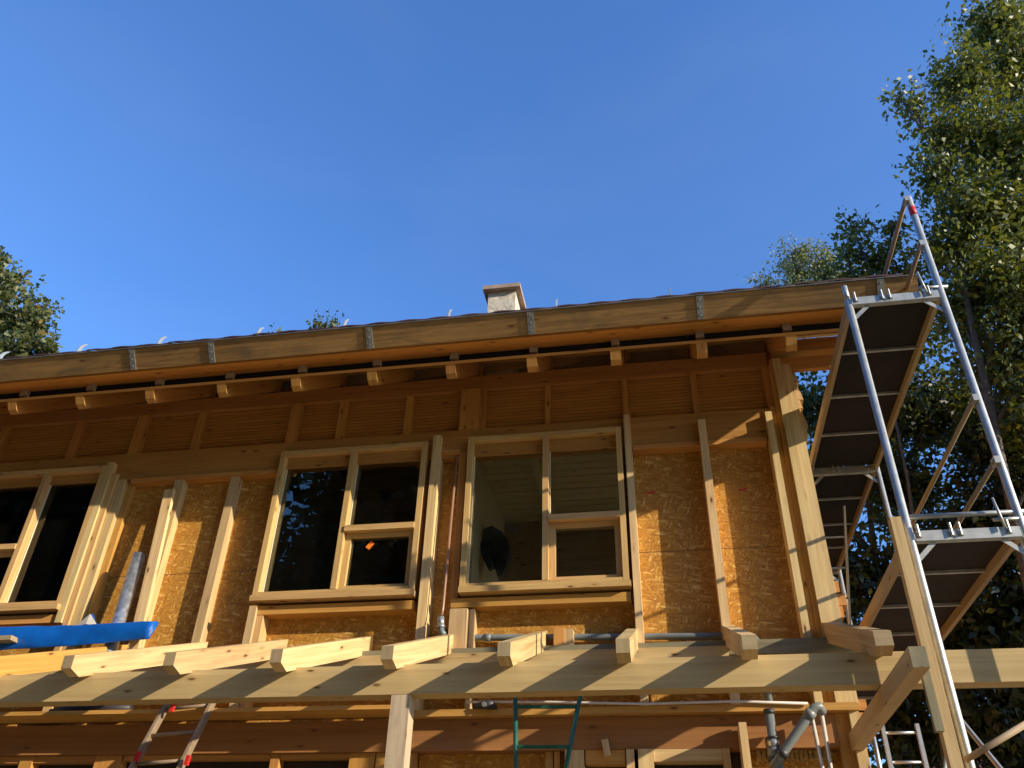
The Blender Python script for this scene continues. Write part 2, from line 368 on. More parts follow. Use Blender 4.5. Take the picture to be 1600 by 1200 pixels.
# roof deck underside, insulation layer, upper fascia build-up
XG = 2.365
def slab(name, mat, x0, x1, ya, yb, za, zb, dz):       # sloping slab between two lines
    b = MB(); b.hexa([(x0, ya, za), (x1, ya, za), (x1, ya, za+dz), (x0, ya, za+dz), (x0, yb, zb), (x1, yb, zb), (x1, yb, zb+dz), (x0, yb, zb+dz)])
    return b.build(name, mat, H)
ua = roofz(6.2)+top
b = MB(); zd, ze = roofz(6.10)+top, roofz(RID)+top
b.hexa([(XL-.5, 6.104, zd), (XG-.01, 6.104, zd), (XG-.01, 6.086, zd+.02), (XL-.5, 6.086, zd+.02), (XL-.5, RID, ze), (XG-.01, RID, ze), (XG-.01, RID, ze+.022), (XL-.5, RID, ze+.022)]); b.build('roof_deck', 'plank', H)
slab('insulation_layer', 'dark', XL-.5, XG-.03, 6.30, RID, roofz(6.30)+top+.024, roofz(RID)+top+.024, .30)
MB().box(XL-.5, XG-.02, 6.250, 6.275, roofz(6.275)+top+.025, 6.60).build('vent_mesh', 'black', H)
for x in RX:
    MB().box(x+.01, x+.085, 6.20, 6.249, roofz(6.249)+top+.024, 6.357).build('spacer_block', 'tanwood', H)
MB().box(XL-.5, XG-.015, 6.07, 6.248, 6.358, 6.383).build('soffit_board', 'orange', H)
# fascia boards stand square to the roof slope, with steel gutter brackets
FT_, FB_ = Vector((0, 5.91, 6.525)), Vector((0, 6.036, 6.357)); fd = (FB_-FT_).normalized(); fn = Vector((0, fd.z, -fd.y))
def tilted(x0, x1, t0, t1, o0, o1):      # a block in the tilted plane of the fascia: t down the face, o outwards
    q = [FT_+fd*t1+fn*o1, FT_+fd*t1+fn*o0, FT_+fd*t0+fn*o0, FT_+fd*t0+fn*o1]
    return MB().hexa([(x0, p.y, p.z) for p in q]+[(x1, p.y, p.z) for p in q])
FL = (FB_-FT_).length
xs = [XL-.5, -6.9, -2.62, XG]
for a, b in zip(xs, xs[1:]): tilted(a+.002, b-.002, 0, FL+random.uniform(-.004, .002), -.042, 0).build('fascia_board', 'fascia', H)
for x in (-7.3, -5.03, -4.18, -2.56, -1.005, .527, 2.06):
    b = tilted(x-.03, x+.03, -.002, FL-.002, .002, .008)
    o = b.build('gutter_bracket', 'bracket', H)
    for t_ in (.03, .10, .17):
        c_ = FT_+fd*t_; s = MB(); s.tube([(x, c_.y+fn.y*.008, c_.z+fn.z*.008), (x, c_.y+fn.y*.014, c_.z+fn.z*.014)], .008, 8); s.build('screw', 'alu', o)
MB().box(XL-.5, XG, 5.895, 6.1, 6.530, 6.534).build('drip_edge', 'bracket', H)
# tile covering: rows of curved tiles, real geometry
def tiles():
    b = MB(); tw = .30; tl = .36; ns = 8
    x = XL-.45; rows = 20; nx = int((XG-.02-x)/tw)
    for r in range(rows):
        ya = 5.915+r*tl*.8; 
        if ya > RID: break
        yb = ya+tl
        za = 6.538+.70*(ya-5.885)+.014; zb = 6.538+.70*(yb-5.885)
        for k in range(nx if r < 3 else nx):
            x0 = x+k*tw; vs = []; jz = random.uniform(-.004, .004)
            for t_ in (0, 1):
                for s_ in range(ns+1):
                    u = s_/ns; h = .006*math.sin(u*math.pi*2)
                    vs.append((x0+u*tw*1.03, ya if t_ == 0 else yb, (za if t_ == 0 else zb)+h+jz))
            m_ = len(vs)
            low = [(p[0], p[1], p[2]-.016) for p in vs[:ns+1]]
            vs += low
            fs = [(s_, s_+1, ns+2+s_, ns+1+s_) for s_ in range(ns)]+[(m_+s_, m_+s_+1, s_+1, s_) for s_ in range(ns)]
            b._add(vs, fs, [[(0, 0)]*4 for _ in fs])
    return b
tiles().build('tile_covering', 'tile', H, smooth=False)
slab('tile_underlay', 'dark', XL-.5, XG-.05, 6.0, RID, 6.535+.70*.115, 6.53+.70*(RID-5.885), .004)
# snow-guard hooks: thin curved steel plates standing on the first tile rows
def hook(x, y, z, s):
    out = []; inn = []
    for i in range(11):
        t_ = i/10; w = .05*(1-t_)**.8+.008
        cy = .015+.0*t_+.075*t_**2.6; cz = .215*t_*(1-.12*t_)
        out.append((y+(cy-w/2)*s, z+cz*s)); inn.append((y+(cy+w/2)*s, z+(cz-.004)*s))
    MB().prism(out+inn[::-1], x-.005, x+.005).build('snow_hook', 'hook', H)
for x in (-7.6, -6.65, -5.73, -4.83, -3.76, -2.86, -1.81, -.775, .283): hook(x, 6.00, 6.60, 1.05)
# chimney
c = [at(762, 480, 10).x, at(805, 480, 10).x]; zt = at(783, 456, 10).z
ch = MB().box(c[0], c[1], 10, 10.42, roofz(10), zt).build('chimney', 'plaster', H)
cw = MB().box(c[0]-.075, c[1]+.085, 9.9, 10.52, zt+.002, zt+.075); cw.box(c[0]-.03, c[1]+.03, 9.965, 10.455, zt+.076, zt+.1); cw.build('chimney_cap', 'capstone', ch)
# gable side: wall with gaps added to let sun indoors, purlin stubs, shingle ends
for q_ in ([(7.12, 0), (7.12, roofz(7.12)+.1), (7.9, roofz(7.9)+.1), (7.9, 0)], [(7.901, 0), (7.901, 4.2), (9.8, 4.2), (9.8, 0)], [(7.901, 5.75), (7.901, 6.08), (9.8, 6.08), (9.8, 5.75)], [(7.901, 7.25), (7.901, roofz(7.9)+.1), (9.8, roofz(9.8)+.1), (9.8, 7.25)], [(9.801, 0), (9.801, roofz(9.8)+.1), (RID, roofz(RID)+.1), (14.5, roofz(RID)-2.2), (14.5, 0)]):
    MB().prism(q_, XR-.06, XR-.02).build('gable_wall', 'plank', H)
MB().prism([(7.12, 0), (7.12, roofz(7.12)+.1), (RID, roofz(RID)+.1), (14.5, roofz(RID)-2.2), (14.5, 0)], XL-.03, XL).build('gable_wall', 'plank', H)
MB().box(XL, XR-.06, 14.45, 14.5, 0, 7.6).build('rear_wall', 'plank', H)
b = MB(); b.hexa([(XL-.5, RID, roofz(RID)+top), (XG, RID, roofz(RID)+top), (XG, RID, roofz(RID)+.5), (XL-.5, RID, roofz(RID)+.5), (XL-.5, 15.2, 7.1), (XG, 15.2, 7.1), (XG, 15.2, 7.4), (XL-.5, 15.2, 7.4)]); b.build('rear_roof', 'tile', H)
MB().box(1.24, 2.33, 7.0, 7.12, 6.62, 6.76).build('purlin', 'orange', H)
MB().box(1.20, 2.33, 6.94, 6.999, 6.36, 6.50).build('purlin', 'orange', H)
MB().box(1.42, 2.33, 6.60, 6.64, 6.50, 6.62).build('purlin', 'spruce', H)
sh = MB(); random.seed(3)
for k in range(8):
    z = 5.66+k*.098; d = .036+random.uniform(-.012, .022)
    sh.hexa([(XR-.018, 6.99, z), (XR+d+.012, 6.99, z-.01), (XR+d-.004, 6.99, z+.085), (XR-.018, 6.99, z+.1)]+[(XR-.018, 9.0, z), (XR+d+.012, 9.0, z-.01), (XR+d-.004, 9.0, z+.085), (XR-.018, 9.0, z+.1)])
sh.build('gable_shingles', 'spruce', H)
sh = MB()
for z, d in ((4.14, .035), (4.03, .07), (3.93, .03), (3.2, .06), (3.12, .045)): sh.box(XR-.005, XR+d, 6.96, 8.5, z, z+.095)
sh.build('gable_shingles', 'orange', H)
# studs
def stud(x0, x1, y0, z0, z1, mat='spruce', name='stud', label=None): return MB().box(x0, x1, y0, 7.099, z0, z1).build(name, mat, H, label=label)
ZB = 3.26
stud(-8.2, -8.12, 7.0, ZB, 5.66)
stud(-5.56, -5.47, 6.985, ZB, 5.66); 
stud(-5.465, -5.40, 7.04, ZB, 5.66, 'orange')
stud(-4.90, -4.80, 7.0, ZB, 5.62); stud(-4.275, -4.19, 7.0, ZB, 5.62)
stud(-2.135, -2.055, 6.93, ZB, 5.895)
stud(-.245, -.183, 6.93, ZB, 5.98)
stud(.452, .522, 6.93, ZB, 5.865)
stud(1.075, 1.135, 6.93, ZB, 5.90); 
stud(1.137, 1.185, 6.99, ZB, 5.99, 'orange')
stud(-1.868, -1.80, 6.99, 4.21, 5.72, 'orange')
stud(-2.05, -1.87, 6.97, 5.70, 5.74, 'orange', 'cleat')
stud(-3.73, -3.66, 6.92, ZB, 4.205); stud(-3.655, -3.60, 6.96, ZB, 4.205, 'frame')
stud(-1.835, -1.68, 6.90, 3.70, 4.10); stud(-1.675, -1.63, 6.97, ZB, 4.115)
stud(-.93, -.845, 6.92, 3.70, 3.915, 'orange', 'block'); stud(-.842, -.77, 6.94, 3.70, 3.905, 'spruce', 'block')
# corner post built of boards
o = MB().box(1.187, 1.225, 6.97, 7.1, ZB, 6.46).build('corner_post', 'orange', H)
MB().box(1.227, 1.300, 6.925, 7.1, ZB, 6.50).build('corner_post', 'spruce', H)
MB().box(1.302, 1.388, 6.93, 7.1, ZB, 6.42).build('corner_post', 'spruce', H)
# windows
def window(Wd, mull, side, label):
    x0, x1, z0, z1 = Wd; yf = 6.93; yg = 7.025; t = .052
    f = MB(); f.box(x0, x0+t, yf, 7.155, z0, z1); f.box(x1-t, x1, yf, 7.155, z0, z1)
    f.box(x0+t+.0005, x1-t-.0005, yf+.002, 7.155, z1-t, z1-.001); f.box(x0+t+.0005, x1-t-.0005, yf+.002, 7.155, z0+.001, z0+t-.01)
    w = f.build('window', 'frame', H, label=label)
    MB().box(mull-.027, mull+.027, yf-.002, 7.15, z0+t-.009, z1-t-.001).build('mullion', 'frame', w)
    if side > 0: a, b, c_, d_ = mull+.028, x1-t-.001, x0+t, mull-.028
    else: a, b, c_, d_ = x0+t+.001, mull-.028, mull+.028, x1-t
    zt_ = 4.955
    MB().box(a, b, yf-.015, 7.15, zt_-.055, zt_+.002).build('transom', 'frame', w)
    cs = MB(); ca, cb, cz0, cz1 = a+.001, b-.001, z0+t-.008, zt_-.057; q = .055
    cs.box(ca, ca+q, 6.985, 7.09, cz0, cz1); cs.box(cb-q, cb, 6.985, 7.09, cz0, cz1)
    cs.box(ca+q+.0005, cb-q-.0005, 6.987, 7.09, cz1-q*.7, cz1-.001); cs.box(ca+q+.0005, cb-q-.0005, 6.987, 7.09, cz0+.001, cz0+q*.8)
    cs.build('casement', 'frame', w)
    MB().box(ca+q+.001, cb-q-.001, yg-.003, yg+.003, cz0+q*.8+.001, cz1-q*.7-.001).build('pane', 'glass', w)
    MB().box(a+.001, b-.001, yg-.003, yg+.003, zt_+.003, z1-t-.002).build('pane', 'glass', w)
    MB().box(c_+.001, d_-.001, yg-.003, yg+.003, z0+t-.009, z1-t-.002).build('pane', 'glass', w)
    # thin pale gasket beads round the fixed panes
    bd = MB()
    for (p, q_, zz) in ((a, b, zt_+.003), (c_, d_, z0+t-.008)):
        bd.box(p+.0015, q_-.0015, yg-.016, yg-.004, z1-t-.010, z1-t-.003); bd.box(p+.0015, p+.010, yg-.016, yg-.004, zz, z1-t-.011)
    bd.build('glazing_bead', 'whitewood', w)
    MB().box(x0+.005, x1+.012, 6.885, 7.0, z0-.055, z0-.002).build('sill', 'frame', w)
    MB().box(x0+(.08 if x0 > -5 and x0 < -3 else -.07), x1+.004, 6.955, 7.099, z0-.165, z0-.085).build('trimmer', 'orange', H)
    return w
w1 = window(W1, -6.40, -1, 'large black looking window at the left edge')
w2 = window(W2, -2.955, 1, 'window with an orange sticker on its lower pane')
w3 = window(W3, -1.005, 1, 'window with the pale room ceiling showing through')
MB().box(W1[1]+.002, W1[1]+.07, 6.93, 7.099, 4.12, 5.85).build('stud', 'spruce', H)
MB().box(W1[1]+.075, W1[1]+.135, 6.955, 7.099, 3.4, 5.72).build('stud', 'frame', H)
p = at(578, 852, 7.017); MB().beam(p+Vector((-.024, 0, -.03)), p+Vector((.024, 0, .03)), .045, .004, (0, 1, 0)).build('sticker', 'orangesticker', w2)
# rooms behind the windows
ZC = 5.93; ZF = 3.30; yb = 9.1
def room(x0, x1, cm, wm, lw=None, yb=10.6):
    cb = MB(); x = 7.16
    while x < yb: dz_ = random.uniform(0, .006); cb.box(x0+.05, x1-.05, x, min(x+.132, yb), ZC+dz_, ZC+.02); x += .145
    cb.box(x0+.05, x1-.05, 7.16, yb, ZC+.021, ZC+.05); cb.build('room_ceiling', cm, H)
    for x in (x0+.62, x1-.45): MB().box(x, x+.09, 7.17, yb, ZC-.10, ZC-.001).build('ceiling_joist', cm, H)
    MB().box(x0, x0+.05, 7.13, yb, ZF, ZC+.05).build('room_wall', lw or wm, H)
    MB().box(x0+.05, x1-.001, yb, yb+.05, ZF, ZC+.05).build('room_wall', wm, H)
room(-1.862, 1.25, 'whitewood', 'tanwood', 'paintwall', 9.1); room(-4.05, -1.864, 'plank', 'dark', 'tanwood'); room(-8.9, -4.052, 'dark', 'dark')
for y0_, y1_, z0_, z1_ in ((7.13, 7.9, ZF, ZC+.05), (7.901, 9.2, ZF, 4.2), (7.901, 9.2, 5.75, ZC+.05)): MB().box(1.25, 1.30, y0_, y1_, z0_, z1_).build('room_wall', 'orange', H)  # unseen gap added in this wall too, so sun lights the room
MB().box(-1.81, 1.249, 7.16, yb, ZF+.001, ZF+.02).build('room_floor', 'whitewood', H)
MB().box(XL+.01, 1.32, 7.125, 14.4, 3.20, 3.298).build('floor_slab', 'dark', H)
MB().box(XL+.01, 1.32, 7.145, 10.7, 6.0, 6.02).build('attic_floor', 'orange', H)
for x in np.arange(-8.5, 1.2, .62): MB().box(x, x+.06, 7.6, 7.66, 6.03, 7.05).build('attic_post', 'orange', H)
# window-head beam seen through the glass
MB().box(-8.9, 1.2, 7.16, 7.3, 5.84, 5.925).build('inner_lintel', 'tanwood', H)
# ground-floor front: storey beam, ledges, posts and sheathing
MB().box(XL, 1.20, 6.95, 7.12, 2.955, 3.195).build('storey_beam', 'glulam_shade', H)
MB().box(-2.1, 1.02, 6.86, 7.0, 3.198, 3.252).build('wall_ledge', 'orange', H); MB().box(XL, -2.103, 6.69, 7.0, 3.222, 3.254).build('wall_ledge', 'orange', H); MB().box(1.12, 1.365, 6.86, 7.0, 3.198, 3.252).build('wall_ledge', 'orange', H)  # left ledge made deeper so its shade darkens the storey beam
MB().box(1.202, 1.388, 6.955, 7.12, 0, 3.196).build('corner_post', 'orange', H)
MB().box(1.30, 1.372, 6.90, 6.954, 2.2, 3.196).build('stud', 'spruce', H)
lo = MB()
def lows(x0, x1, z0, z1): MB().hexa([(x0, 7.07, z0), (x0, 7.09, z0), (x0, 7.09, z1), (x0, 7.07, z1), (x1, 7.07, z0), (x1, 7.09, z0), (x1, 7.09, z1), (x1, 7.07, z1)]).build('chipboard_wall', 'osb', H)
lows(-2.05, -.86, 0, 2.953); lows(.55, 1.2, 0, 2.953); lows(XL, -6.9, 0, 2.953)
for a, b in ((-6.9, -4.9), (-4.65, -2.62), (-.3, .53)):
    MB().box(a, b, 7.10, 7.12, 0, 2.953).build('unlit_opening_panel', 'dark', H)  # near-black panels stand in for the unlit rooms behind
for a, b in ((-6.9, -6.82), (-5.62, -5.5), (-4.9, -4.66), (-3.30, -3.225), (-2.615, -2.40), (-2.39, -2.30), (-2.28, -2.06)):
    MB().box(a, b, 6.99, 7.098, 0, 2.953).build('door_post', 'orange', H)
MB().box(-6.8, -4.91, 7.0, 7.09, 2.90, 2.952).build('door_head', 'orange', H); MB().box(-4.64, -3.31, 7.0, 7.09, 2.915, 2.952).build('door_head', 'orange', H); MB().box(-3.22, -2.62, 7.0, 7.09, 2.915, 2.952).build('door_head', 'orange', H)
for a, b in ((-1.01, -.95), (-.94, -.895)): MB().box(a, b, 7.0, 7.069, 0, 2.953).build('stud', 'orange', H)
MB().box(-.85, -.70, 6.95, 7.069, 0, 2.953).build('stud', 'spruce', H); 
MB().box(-.69, -.385, 6.96, 7.069, 2.85, 2.953).build('door_head', 'orange', H); MB().box(-.69, -.385, 7.07, 7.09, 0, 2.85).build('unlit_opening_panel', 'dark', H)
MB().box(-.375, -.315, 6.94, 7.099, 0, 2.953).build('stud', 'spruce', H); MB().box(-.285, -.17, 6.93, 7.099, 0, 2.953).build('stud', 'spruce', H)
MB().box(-.168, .345, 6.95, 7.09, 2.865, 2.953).build('door_head', 'spruce', H)
MB().box(.347, .40, 6.94, 7.099, 0, 2.953).build('stud', 'spruce', H)
MB().box(.475, .53, 6.72, 6.94, 0, 3.09).build('stud', 'spruce', H, label='stud standing out in front of the storey beam')
MB().beam(at(945, 1156, 6.93), at(950, 1182, 6.93), .05, .05, (0, 1, 0)).build('block', 'spruce', H)
b = MB(); random.seed(9)
for k in range(16):
    x = .60+k*.034; b.hexa([(x, 7.03, 2.90-random.uniform(0, .03)), (x+.04, 7.03, 2.9-random.uniform(0, .03)), (x+.04, 7.03, 2.952), (x, 7.03, 2.952), (x, 7.069, 2.88), (x+.04, 7.069, 2.88), (x+.04, 7.069, 2.952), (x, 7.069, 2.952)])
b.build('loose_insulation', 'insul', H)
# ------------------------------------------------------------------ lean-to frame in front of the wall
P = thing('lean_to_frame', 'lean-to roof frame of square rafter ends resting on a long glulam beam before the wall', 'timber frame', (-1.78, 5.62, 0))
MB().box(-9.0, 3.8, 5.60, 5.74, 3.051, 3.248).build('beam', 'glulam', P)
MB().box(-1.855, -1.725, 5.602, 5.73, 0, 3.049).build('post', 'post', P)
TN = .3685
def prz(y): return 3.301+TN*(y-5.35)
for x, w in ((-4.98, .08), (-4.221, .08), (-3.438, .08), (-2.654, .083), (-1.872, .083), (-1.086, .085), (-.321, .088), (.458, .091), (1.236, .105)):
    y0 = 5.35; yn = 5.46; dp = .162; ye = 7.06+random.uniform(-.03, .0)
    poly = [(yn, prz(yn)-dp), (ye, prz(ye)-dp), (ye, prz(ye)), (y0, prz(y0)), (y0, prz(y0)-.092)]
    r = MB().prism(poly, x, x+w).build('rafter', 'orange' if x < -4.5 else 'spruce', P)
    MB().box(x, x+w, y0-.0025, y0, prz(y0)-.091, prz(y0)-.001).build('cut_end', 'endgrain', r)
MB().box(-9, 1.46, 6.86, 6.915, 3.63, 3.742).build('ledger', 'grey', P)
MB().box(-9, .47, 6.80, 6.858, 3.557, 3.683).build('pale_board', 'spruce', P)
MB().box(1.268, 1.354, 4.79, 6.9, 2.922, 3.034).build('tie_timber', 'glulam', P)
MB().box(1.268, 1.354, 4.787, 4.79, 2.923, 3.033).build('cut_end', 'grey', P)
MB().box(1.375, 1.42, 5.05, 5.09, 2.66, 2.99).build('hanging_board', 'grey', P)

# ------------------------------------------------------------------ scaffold along the gable
SX0, SX1 = 1.615, 2.303; SY = [5.44, 8.25, 11.05]
D1, D2 = 5.918, 3.931
SC = thing('scaffold', 'galvanised frame scaffold with two levels of plywood decks beside the gable', 'scaffold', (1.95, 8.2, 0))
def pole(x, y, z1, spig=True):
    t_ = MB().tube([(x, y, 0), (x, y, z1)], .027, 14)
    if spig: t_.tube([(x, y, z1), (x, y, z1+.15)], .021, 12)
    o = t_.build('pole', 'galv', SC, smooth=True); return o
pr_ = None
for yi, y in enumerate(SY):
    pole(SX0, y, 5.94); q = pole(SX1, y, 6.995 if yi == 0 else 6.03, False)
    if yi == 0: pr_ = q
    for D in (D1, D2):
        L = MB()    # U-section ledger with its lips
        L.box(SX0+.026, SX1-.026, y-.026, y-.022, D-.035, D+.035); L.box(SX0+.026, SX1-.026, y-.0215, y+.02, D-.038, D-.035); L.box(SX0+.026, SX1-.026, y+.018, y+.022, D-.034, D+.035)
        lg = L.build('ledger', 'galv', SC)
        for fx in (.07, .36, .44, .86):
            x = SX0+(SX1-SX0)*fx; pn = MB(); pn.tube([(x, y-.038, D-.01), (x, y-.038, D+.075)], .0085, 8); pn.box(x-.012, x+.02, y-.034, y-.027, D-.012, D+.02); pn.build('deck_pin', 'galv', lg, smooth=False)
        MB().beam((SX0+.02, y, D-.15), (SX0+.14, y, D-.036), .03, .006, (0, 1, 0)).build('gusset', 'galv', SC); MB().beam((SX1-.02, y, D-.15), (SX1-.14, y, D-.036), .03, .006, (0, 1, 0)).build('gusset', 'galv', SC)
MB().tube([(SX0+.02, SY[0], D2+.145), (SX1+.3, SY[0], D2+.145)], .017, 10).build('cross_tube', 'galv', SC, smooth=True)
MB().tube([(SX1, SY[0], 6.78), (SX1, SY[0], 6.875)], .0285, 14).build('red_band', 'red', pr_, smooth=True)
for D in (D1, D2):
    for k in range(2):
        ya, ybk = SY[k]+.03, SY[k+1]-.03
        dk = MB().box(SX0+.035, SX1-.035, ya, ybk, D+.045, D+.06).build('deck', 'ply', SC)
        for x in (SX0+.0, SX1-.034):
            MB().box(x, x+.034, ya, ybk, D-.02, D+.075).build('side_rail', 'tanwood', dk)
        for j in range(1, 4): yy = ya+(ybk-ya)*j/4; MB().box(SX0+.035, SX1-.035, yy-.012, yy+.012, D+.022, D+.0445).build('cross_bar', 'galv', dk)
# guard rails
for (k, za, ye) in ((0, D1+1.03, 6.48), (0, D1+.52, 5.97), (0, D2+1.01, 0), (0, D2+.51, 0), (1, D2+1.01, 0), (1, D2+.51, 0)):
    x = SX1-.035; ye = ye or SY[k+1]+.02
    MB().tube([(x, SY[k]-.04, za), (x, ye, za)], .018, 10).build('guard_rail', 'tanwood', SC, smooth=True)
    MB().box(x-.01, x+.03, SY[k]-.045, SY[k]+.03, za-.02, za+.03).build('rail_clip', 'galv', SC)
for z in (D1+.06, D2+.08):
    y = SY[0]
    MB().tube([(SX1-.17, y-.04, z), (SX1+.06, y, z+.02)], .013, 8).build('coupler', 'galv', SC, smooth=True)
    MB().tube([(SX1-.12, y-.05, z-.06), (SX1-.14, y-.05, z+.15)], .009, 8).build('coupler', 'galv', SC, smooth=True)
# access ladder under the rear upper deck and the braced lower frames
a0 = Vector((1.91, 10.7, 4.0)); a1 = Vector((1.91, 9.0, 5.88))
ld = MB()
ld.beam(a0+Vector((-.16, 0, 0)), a1+Vector((-.16, 0, 0)), .02, .05); ld.beam(a0+Vector((.16, 0, 0)), a1+Vector((.16, 0, 0)), .02, .05)
for k in range(1, 7): q = a0.lerp(a1, k/7); ld.tube([q+Vector((-.15, 0, 0)), q+Vector((.15, 0, 0))], .013, 8)
ld.build('hatch_ladder', 'alu', SC)
MB().tube([(SX0, SY[1], 1.2), (SX1, SY[1], 3.2)], .016, 8).build('diagonal_brace', 'galv', SC, smooth=True)
MB().tube([(SX1+.02, SY[0], 1.5), (SX1+.02, SY[1], 3.7)], .02, 8).build('diagonal_brace', 'galv', SC, smooth=True)
MB().tube([at(1508, 1188, 5.42), at(1605, 1130, 5.42)], .018, 10).build('diagonal_brace', 'tanwood', SC, smooth=True)
# wooden post strapped to the scaffold
wp = MB().beam((1.508, 5.395, 0), (1.535, 5.395, 4.05), .068, .068, (0, 1, 0)).build('wooden_post', 'spruce'); tag(wp, 'square wooden post standing against the front scaffold pole', 'post'); rebase(wp, (1.508, 5.395, 0))
# free-standing aluminium ladder frame seen behind the corner
AL = thing('ladder', 'aluminium ladder standing upright behind the house corner by the trees', 'ladder', (1.9, 9.3, 0))
x0, x1 = at(1368, 1085, 9.3).x, at(1421, 1085, 9.3).x
for x in (x0, x1): MB().beam((x, 9.3, 0), (x, 9.3, 3.62), .035, .05, (0, 1, 0)).build('rail', 'alu', AL)
for k in range(13): MB().tube([(x0+.01, 9.3, .3+k*.27), (x1-.01, 9.3, .3+k*.27)], .015, 8).build('rung', 'alu', AL, smooth=True)

# ------------------------------------------------------------------ things on and around the wall
def ladder(name, label, A, B, C_, D_, mat, nr, r, box=False):
    """A,B left rail bottom/top; C,D right rail bottom/top"""
    A, B, C_, D_ = map(Vector, (A, B, C_, D_)); T = thing(name, label, 'ladder', tuple(((A+C_)/2).to_tuple()))
    for a, b in ((A, B), (C_, D_)):
        if box: MB().beam(a, b, .025, .062, (0, 1, 0)).build('rail', mat, T)
        else: MB().tube([a, b], r, 10).build('rail', mat, T, smooth=True)
    for k in range(nr):
        t_ = 1-(k+.45)*(.275/(B-A).length)
        if t_ < 0.02: break
        p, q = A.lerp(B, t_), C_.lerp(D_, t_)
        MB().tube([p, q], .014, 10).build('rung', mat, T, smooth=True) if box else MB().beam(p, q, .03, .02).build('rung', mat, T)
    return T
# aluminium ladder leaning to the wall at the left
bl = Vector(at(207, 1200, 6.35)); tl_ = Vector(at(262, 1100, 6.68)); br_ = Vector(at(282, 1200, 6.35)); tr_ = Vector(at(335, 1093, 6.68))
dl = (tl_-bl); dr = (tr_-br_)
L1 = ladder('ladder', 'aluminium ladder with red clips leaning behind the beam at the left', bl-dl*(bl.z/dl.z), tl_+dl*.1, br_-dr*(br_.z/dr.z), tr_+dr*.1, 'oldalu', 14, .02, True)
for px, py, Y in ((269, 1105, 6.62), (214, 1182, 6.38), (292, 1188, 6.36)):
    p = at(px, py, Y-.05); MB().beam(p+Vector((0, 0, -.035)), p+Vector((.01, 0, .035)), .03, .03, (0, 1, 0)).build('clip', 'red', L1)
gA = Vector(at(806, 1200, 6.3)); gB = Vector(at(805, 1086, 6.3)); gC = Vector(at(884, 1200, 6.3)); gD = Vector(at(907, 1086, 6.3))
ladder('ladder', 'dark green tapered ladder standing behind the beam beside the post', gA-(gB-gA)*1.2, gB+(gB-gA)*.08, gC-(gD-gC)*1.2, gD+(gD-gC)*.08, 'green', 9, .017)
# drain pipe run behind the rafters
dp = MB().tube([(-1.90, 6.95, 3.95), (-1.89, 6.98, 3.93), (-1.84, 7.02, 3.905), (-1.74, 7.04, 3.888), (-.5, 7.04, 3.855), (.64, 7.04, 3.83), (.70, 7.03, 3.815), (.725, 7.02, 3.77), (.735, 6.90, 3.26)], .028, 14)
DPr = dp.build('drain_pipe', 'pipe', smooth=True); tag(DPr, 'grey plastic drain pipe lying behind the rafters along the foot of the chipboard wall', 'pipe'); rebase(DPr, (.735, 7.0, 3.26))
for x0, x1 in ((-1.55, -1.49), (-.86, -.80)):
    z_ = 3.887-.0265*(x0+1.74); o = MB().tube([(x0, 7.04, z_), (x1, 7.04, z_-.001)], .034, 14); ob = o.build('collar', 'pipe', smooth=True)
    for v in ob.data.vertices: v.co -= Vector((.735, 7.0, 3.26))
    ob.parent = DPr
VP = MB().tube([at(714, 712, 6.98), at(692, 950, 6.9), at(690, 962, 6.88)], .013, 10).build('conduit', 'copper', smooth=True)
tag(VP, 'thin brown pipe running down the wall between the two right windows', 'pipe'); rebase(VP, (-1.91, 6.88, 4.05))
FT = thing('pipe_fitting', 'chrome and grey pipe elbow below the thin brown pipe', 'fitting', (-1.91, 6.87, 3.9))
MB().tube([at(689, 964, 6.87), at(689, 980, 6.87)], .029, 14).build('sleeve', 'pipechrome', FT, smooth=True)
MB().tube([at(689, 977, 6.87), at(689, 981, 6.87)], .034, 14).build('collar', 'pipechrome', FT, smooth=True)
MB().tube([at(689, 981, 6.87), at(690, 987, 6.86), at(694, 993, 6.85)], .026, 12).build('elbow', 'pipe', FT, smooth=True)
# down pipe with branch
BP = thing('down_pipe', 'grey down pipe with rings and a slanting branch at the house corner', 'pipe', (.70, 6.8, 0))
MB().tube([(.712, 6.8, 0), (.712, 6.8, 3.19)], .034, 16).build('pipe', 'pipe', BP, smooth=True)
for a, b, r, m_ in ((2.93, 2.98, .043, 'pipechrome'), (2.985, 3.0, .047, 'pipedark'), (2.86, 2.925, .05, 'pipe'), (2.835, 2.855, .055, 'pipedark'), (2.6, 2.83, .048, 'pipe'), (3.16, 3.195, .040, 'pipedark')):
    MB().tube([(.712, 6.8, a), (.712, 6.8, b)], r, 16).build('ring', m_, BP, smooth=True)
e0 = Vector(at(1272, 1106, 6.72)); e1 = Vector(at(1222, 1178, 6.76))
MB().tube([e0+Vector((.06, .05, -.02)), e0+Vector((.035, .0, .012)), e0, e0.lerp(e1, .15), e1, e1+(e1-e0).normalized()*.12], .034, 14).build('branch', 'pipe', BP, smooth=True)
dd = (e1-e0).normalized()
MB().tube([e0+dd*.03, e0+dd*.09], .042, 14).build('ring', 'pipe', BP, smooth=True); MB().tube([e1-dd*.03, e1+dd*.02], .043, 14).build('ring', 'pipedark', BP, smooth=True)
for i, (a, b, nm) in enumerate((((1268, 1118), (1286, 1205), 'thin white pipe next to the slanting branch, left of a pair'), ((1283, 1110), (1299, 1205), 'thin white pipe nearest the corner post, right of a pair'))):
    p, q = Vector(at(*a, 6.83)), Vector(at(*b, 6.83)); d = (q-p); q = q+d*((q.z)/-d.z)*1.0
    o = MB().tube([p, q], .015, 10).build('conduit', 'whitepipe', smooth=True); tag(o, nm, 'pipe', 'pair of thin white pipes'); rebase(o, tuple(q))
